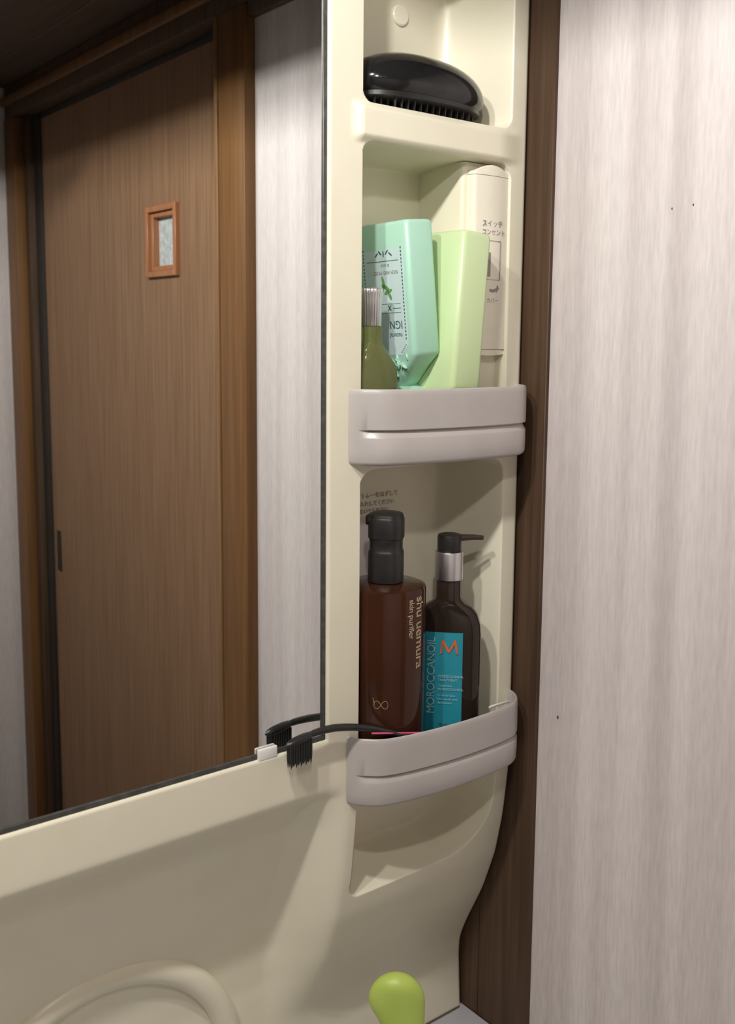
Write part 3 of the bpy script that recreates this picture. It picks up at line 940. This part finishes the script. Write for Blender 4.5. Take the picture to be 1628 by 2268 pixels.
def on_oval(u0, z0_, mode=0):
    def fn(u, v, d):
        if mode == 0: uu, zz = u0 + u, z0_ + v
        else: uu, zz = u0 - v, z0_ + u          # reads upwards
        x, y = sup_pt(uu, .0009 + d)
        return Vector((x, y, zz))
    return fn
subl(text_obj('lettering', 'MOROCCANOIL', .0088, on_oval(-.0116, 1.1260, 1), PALEINK, None, spacing=0.93), mlab)
bm = bmesh.new()
mp_ = [(-.0070, 0), (-.0055, .0118), (-.0046, .0118), (.0002, .0035), (.0047, .0118), (.0056, .0118), (.0074, 0), (.0058, 0), (.0046, .0078), (.0006, .0008), (-.0004, .0008), (-.0044, .0078), (-.0055, 0)]
def mpt(u, v, off): return (*sup_pt(.0020 + u, off + .0005), 1.1755 + v)
for i0, i1, i2, i3 in [(0, 1, 11, 12), (1, 2, 3, 11), (11, 3, 9, 10), (3, 4, 8, 9), (4, 5, 6, 8), (8, 6, 7, 7)]:
    q_ = [i0, i1, i2] if i2 == i3 else [i0, i1, i2, i3]
    f1 = [bm.verts.new(mpt(*mp_[k], .0006)) for k in q_]
    bm.faces.new(f1)
subl(bm_obj('orange_letter', bm, ORANGE, smooth=False), mlab)
for s, z in [('MOROCCANOIL', 1.1570), ('TREATMENT', 1.1540), ('Traitement', 1.1495), ('MOROCCANOIL', 1.1465), ('For all hair types', 1.1415), ('Pour tous les types', 1.1385), ('de cheveux', 1.1355)]:
    subl(text_obj('lettering', s, (.0027 if s.isupper() else .0025) if len(s) < 12 else .0020, on_oval(-.0062, z), PALEINK, None), mlab)
for s, z in [('100 ml', 1.1180), ('3.4 fl. oz.', 1.1150)]:
    subl(text_obj('lettering', s, .0028, on_oval(-.0062, z), INKD, None), mlab)

# ------------------------------------------------------------------ black comb brush resting on the lower guard
cb = empty('brow_comb', (0.44, -0.012, 1.1335))
tag(cb, 'black double headed brow comb lying across the lower grey guard', 'comb')
HX, HYY, HZ = 0.3735, -0.0130, 1.1440
DZ = 0.0068
bm = bmesh.new()
path = catmull([(HX + .006, HYY, 1.1452), (0.3880, -0.0128, 1.1462), (0.4035, -0.0125, 1.1455), (0.4220, -0.0140, 1.1420), (0.4400, -0.0190, 1.1372), (0.4560, -0.0236, 1.1310), (0.4680, -0.0250, 1.1275), (0.4900, -0.0262, 1.1225)], 6)
n_ = len(path)
rad = [0.0021 + 0.0009 * math.sin(math.pi * min(1, i / (n_ * .62))) for i in range(n_)]
tube(bm, path, rad, 12, 0.9)
bm_obj('handle', bm, BLACKM, cb)
bm = bmesh.new()
rings = []
for k in range(13):
    t = -1 + 2 * k / 12
    s = max(0.12, (1 - abs(t) ** 2.6) ** 0.5)
    x = HX + 0.0118 * t
    zt = 1.1375 + DZ + 0.0018 * t
    rings.append([(x, HYY + .0038 * s * math.cos(a), zt + .0032 * s * math.sin(a)) for a in [2 * math.pi * j / 16 for j in range(16)]])
loft(bm, rings)
bm_obj('comb_head', bm, BLACKM, cb)
bm = bmesh.new()
for i in range(9):
    for j in range(3):
        x = HX - .0082 + i * .00205
        y = HYY - .0020 + j * .0020
        loft(bm, [sup_ring(x, y, 1.1368 + DZ, .0011, .0011, 2, 8), sup_ring(x, y, 1.1255 + DZ, .0010, .0010, 2, 8), sup_ring(x + .0001 * (i % 3 - 1), y, 1.1190 + DZ + .0012 * ((i * 7 + j) % 2), .00022, .00022, 2, 8)])
bm_obj('teeth', bm, BLACKM, cb)

# pink stick and white stick in the lower bin
pk = bmesh.new()
tube(pk, [(0.4315, -0.0205, 1.1372), (0.4600, -0.0248, 1.1318), (0.4890, -0.0292, 1.1265)], .0007, 8)
pk_o = tag(bm_obj('pink_stick', pk, PINK), 'thin pink stick lying in the lower grey guard before the bottles', 'stick')
wk = bmesh.new()
tube(wk, [(0.5510, -0.0200, 1.1292), (0.5560, -0.0200, 1.1294), (0.5800, -0.0120, 1.1250), (0.5840, -0.0100, 1.1235)], [.0009, .0011, .0010, .0010], 10)
wk_o = tag(bm_obj('white_stick', wk, WHITE), 'short white stick at the right end of the lower grey guard', 'stick')

# ------------------------------------------------------------------ lime green handle on the counter
lm = empty('lime_green_handle', (0.433, -0.05, 0.8132))
tag(lm, 'lime green rounded plastic handle standing up from the counter', 'handle')
va2 = math.radians(40)
rr_ = Vector((math.cos(va2), -math.sin(va2), 0))
ff_ = Vector((math.sin(va2), math.cos(va2), 0))
gc = Vector((0.4330, -0.05, 0))
bm = bmesh.new()
prof = [(.840, .0070, .0135), (.900, .0070, .0135), (.9200, .0058, .0148), (.9300, .0036, .0170), (.9380, .0012, .0194), (.9450, .0000, .0205), ] + [(.9450 + .0203 * math.sin(math.radians(a)), .0, .0205 * math.cos(math.radians(a))) for a in (12, 25, 38, 50, 60, 70, 79, 87)]
loft(bm, [[gc + rr_ * (off + wdt * math.cos(t)) + ff_ * (min(.009, wdt * .6) * math.sin(t)) + Vector((0, 0, z)) for t in [2 * math.pi * i / 32 for i in range(32)]] for z, off, wdt in prof])
bm_obj('grip', bm, LIME, lm)
bm = bmesh.new()
g2 = gc + rr_ * 0.0070
loft(bm, lathe(g2.x, g2.y, [(.021, .8132), (.022, .8145), (.022, .822), (.017, .830), (.0135, .8398)], 32))
bm_obj('foot', bm, LIME, lm)
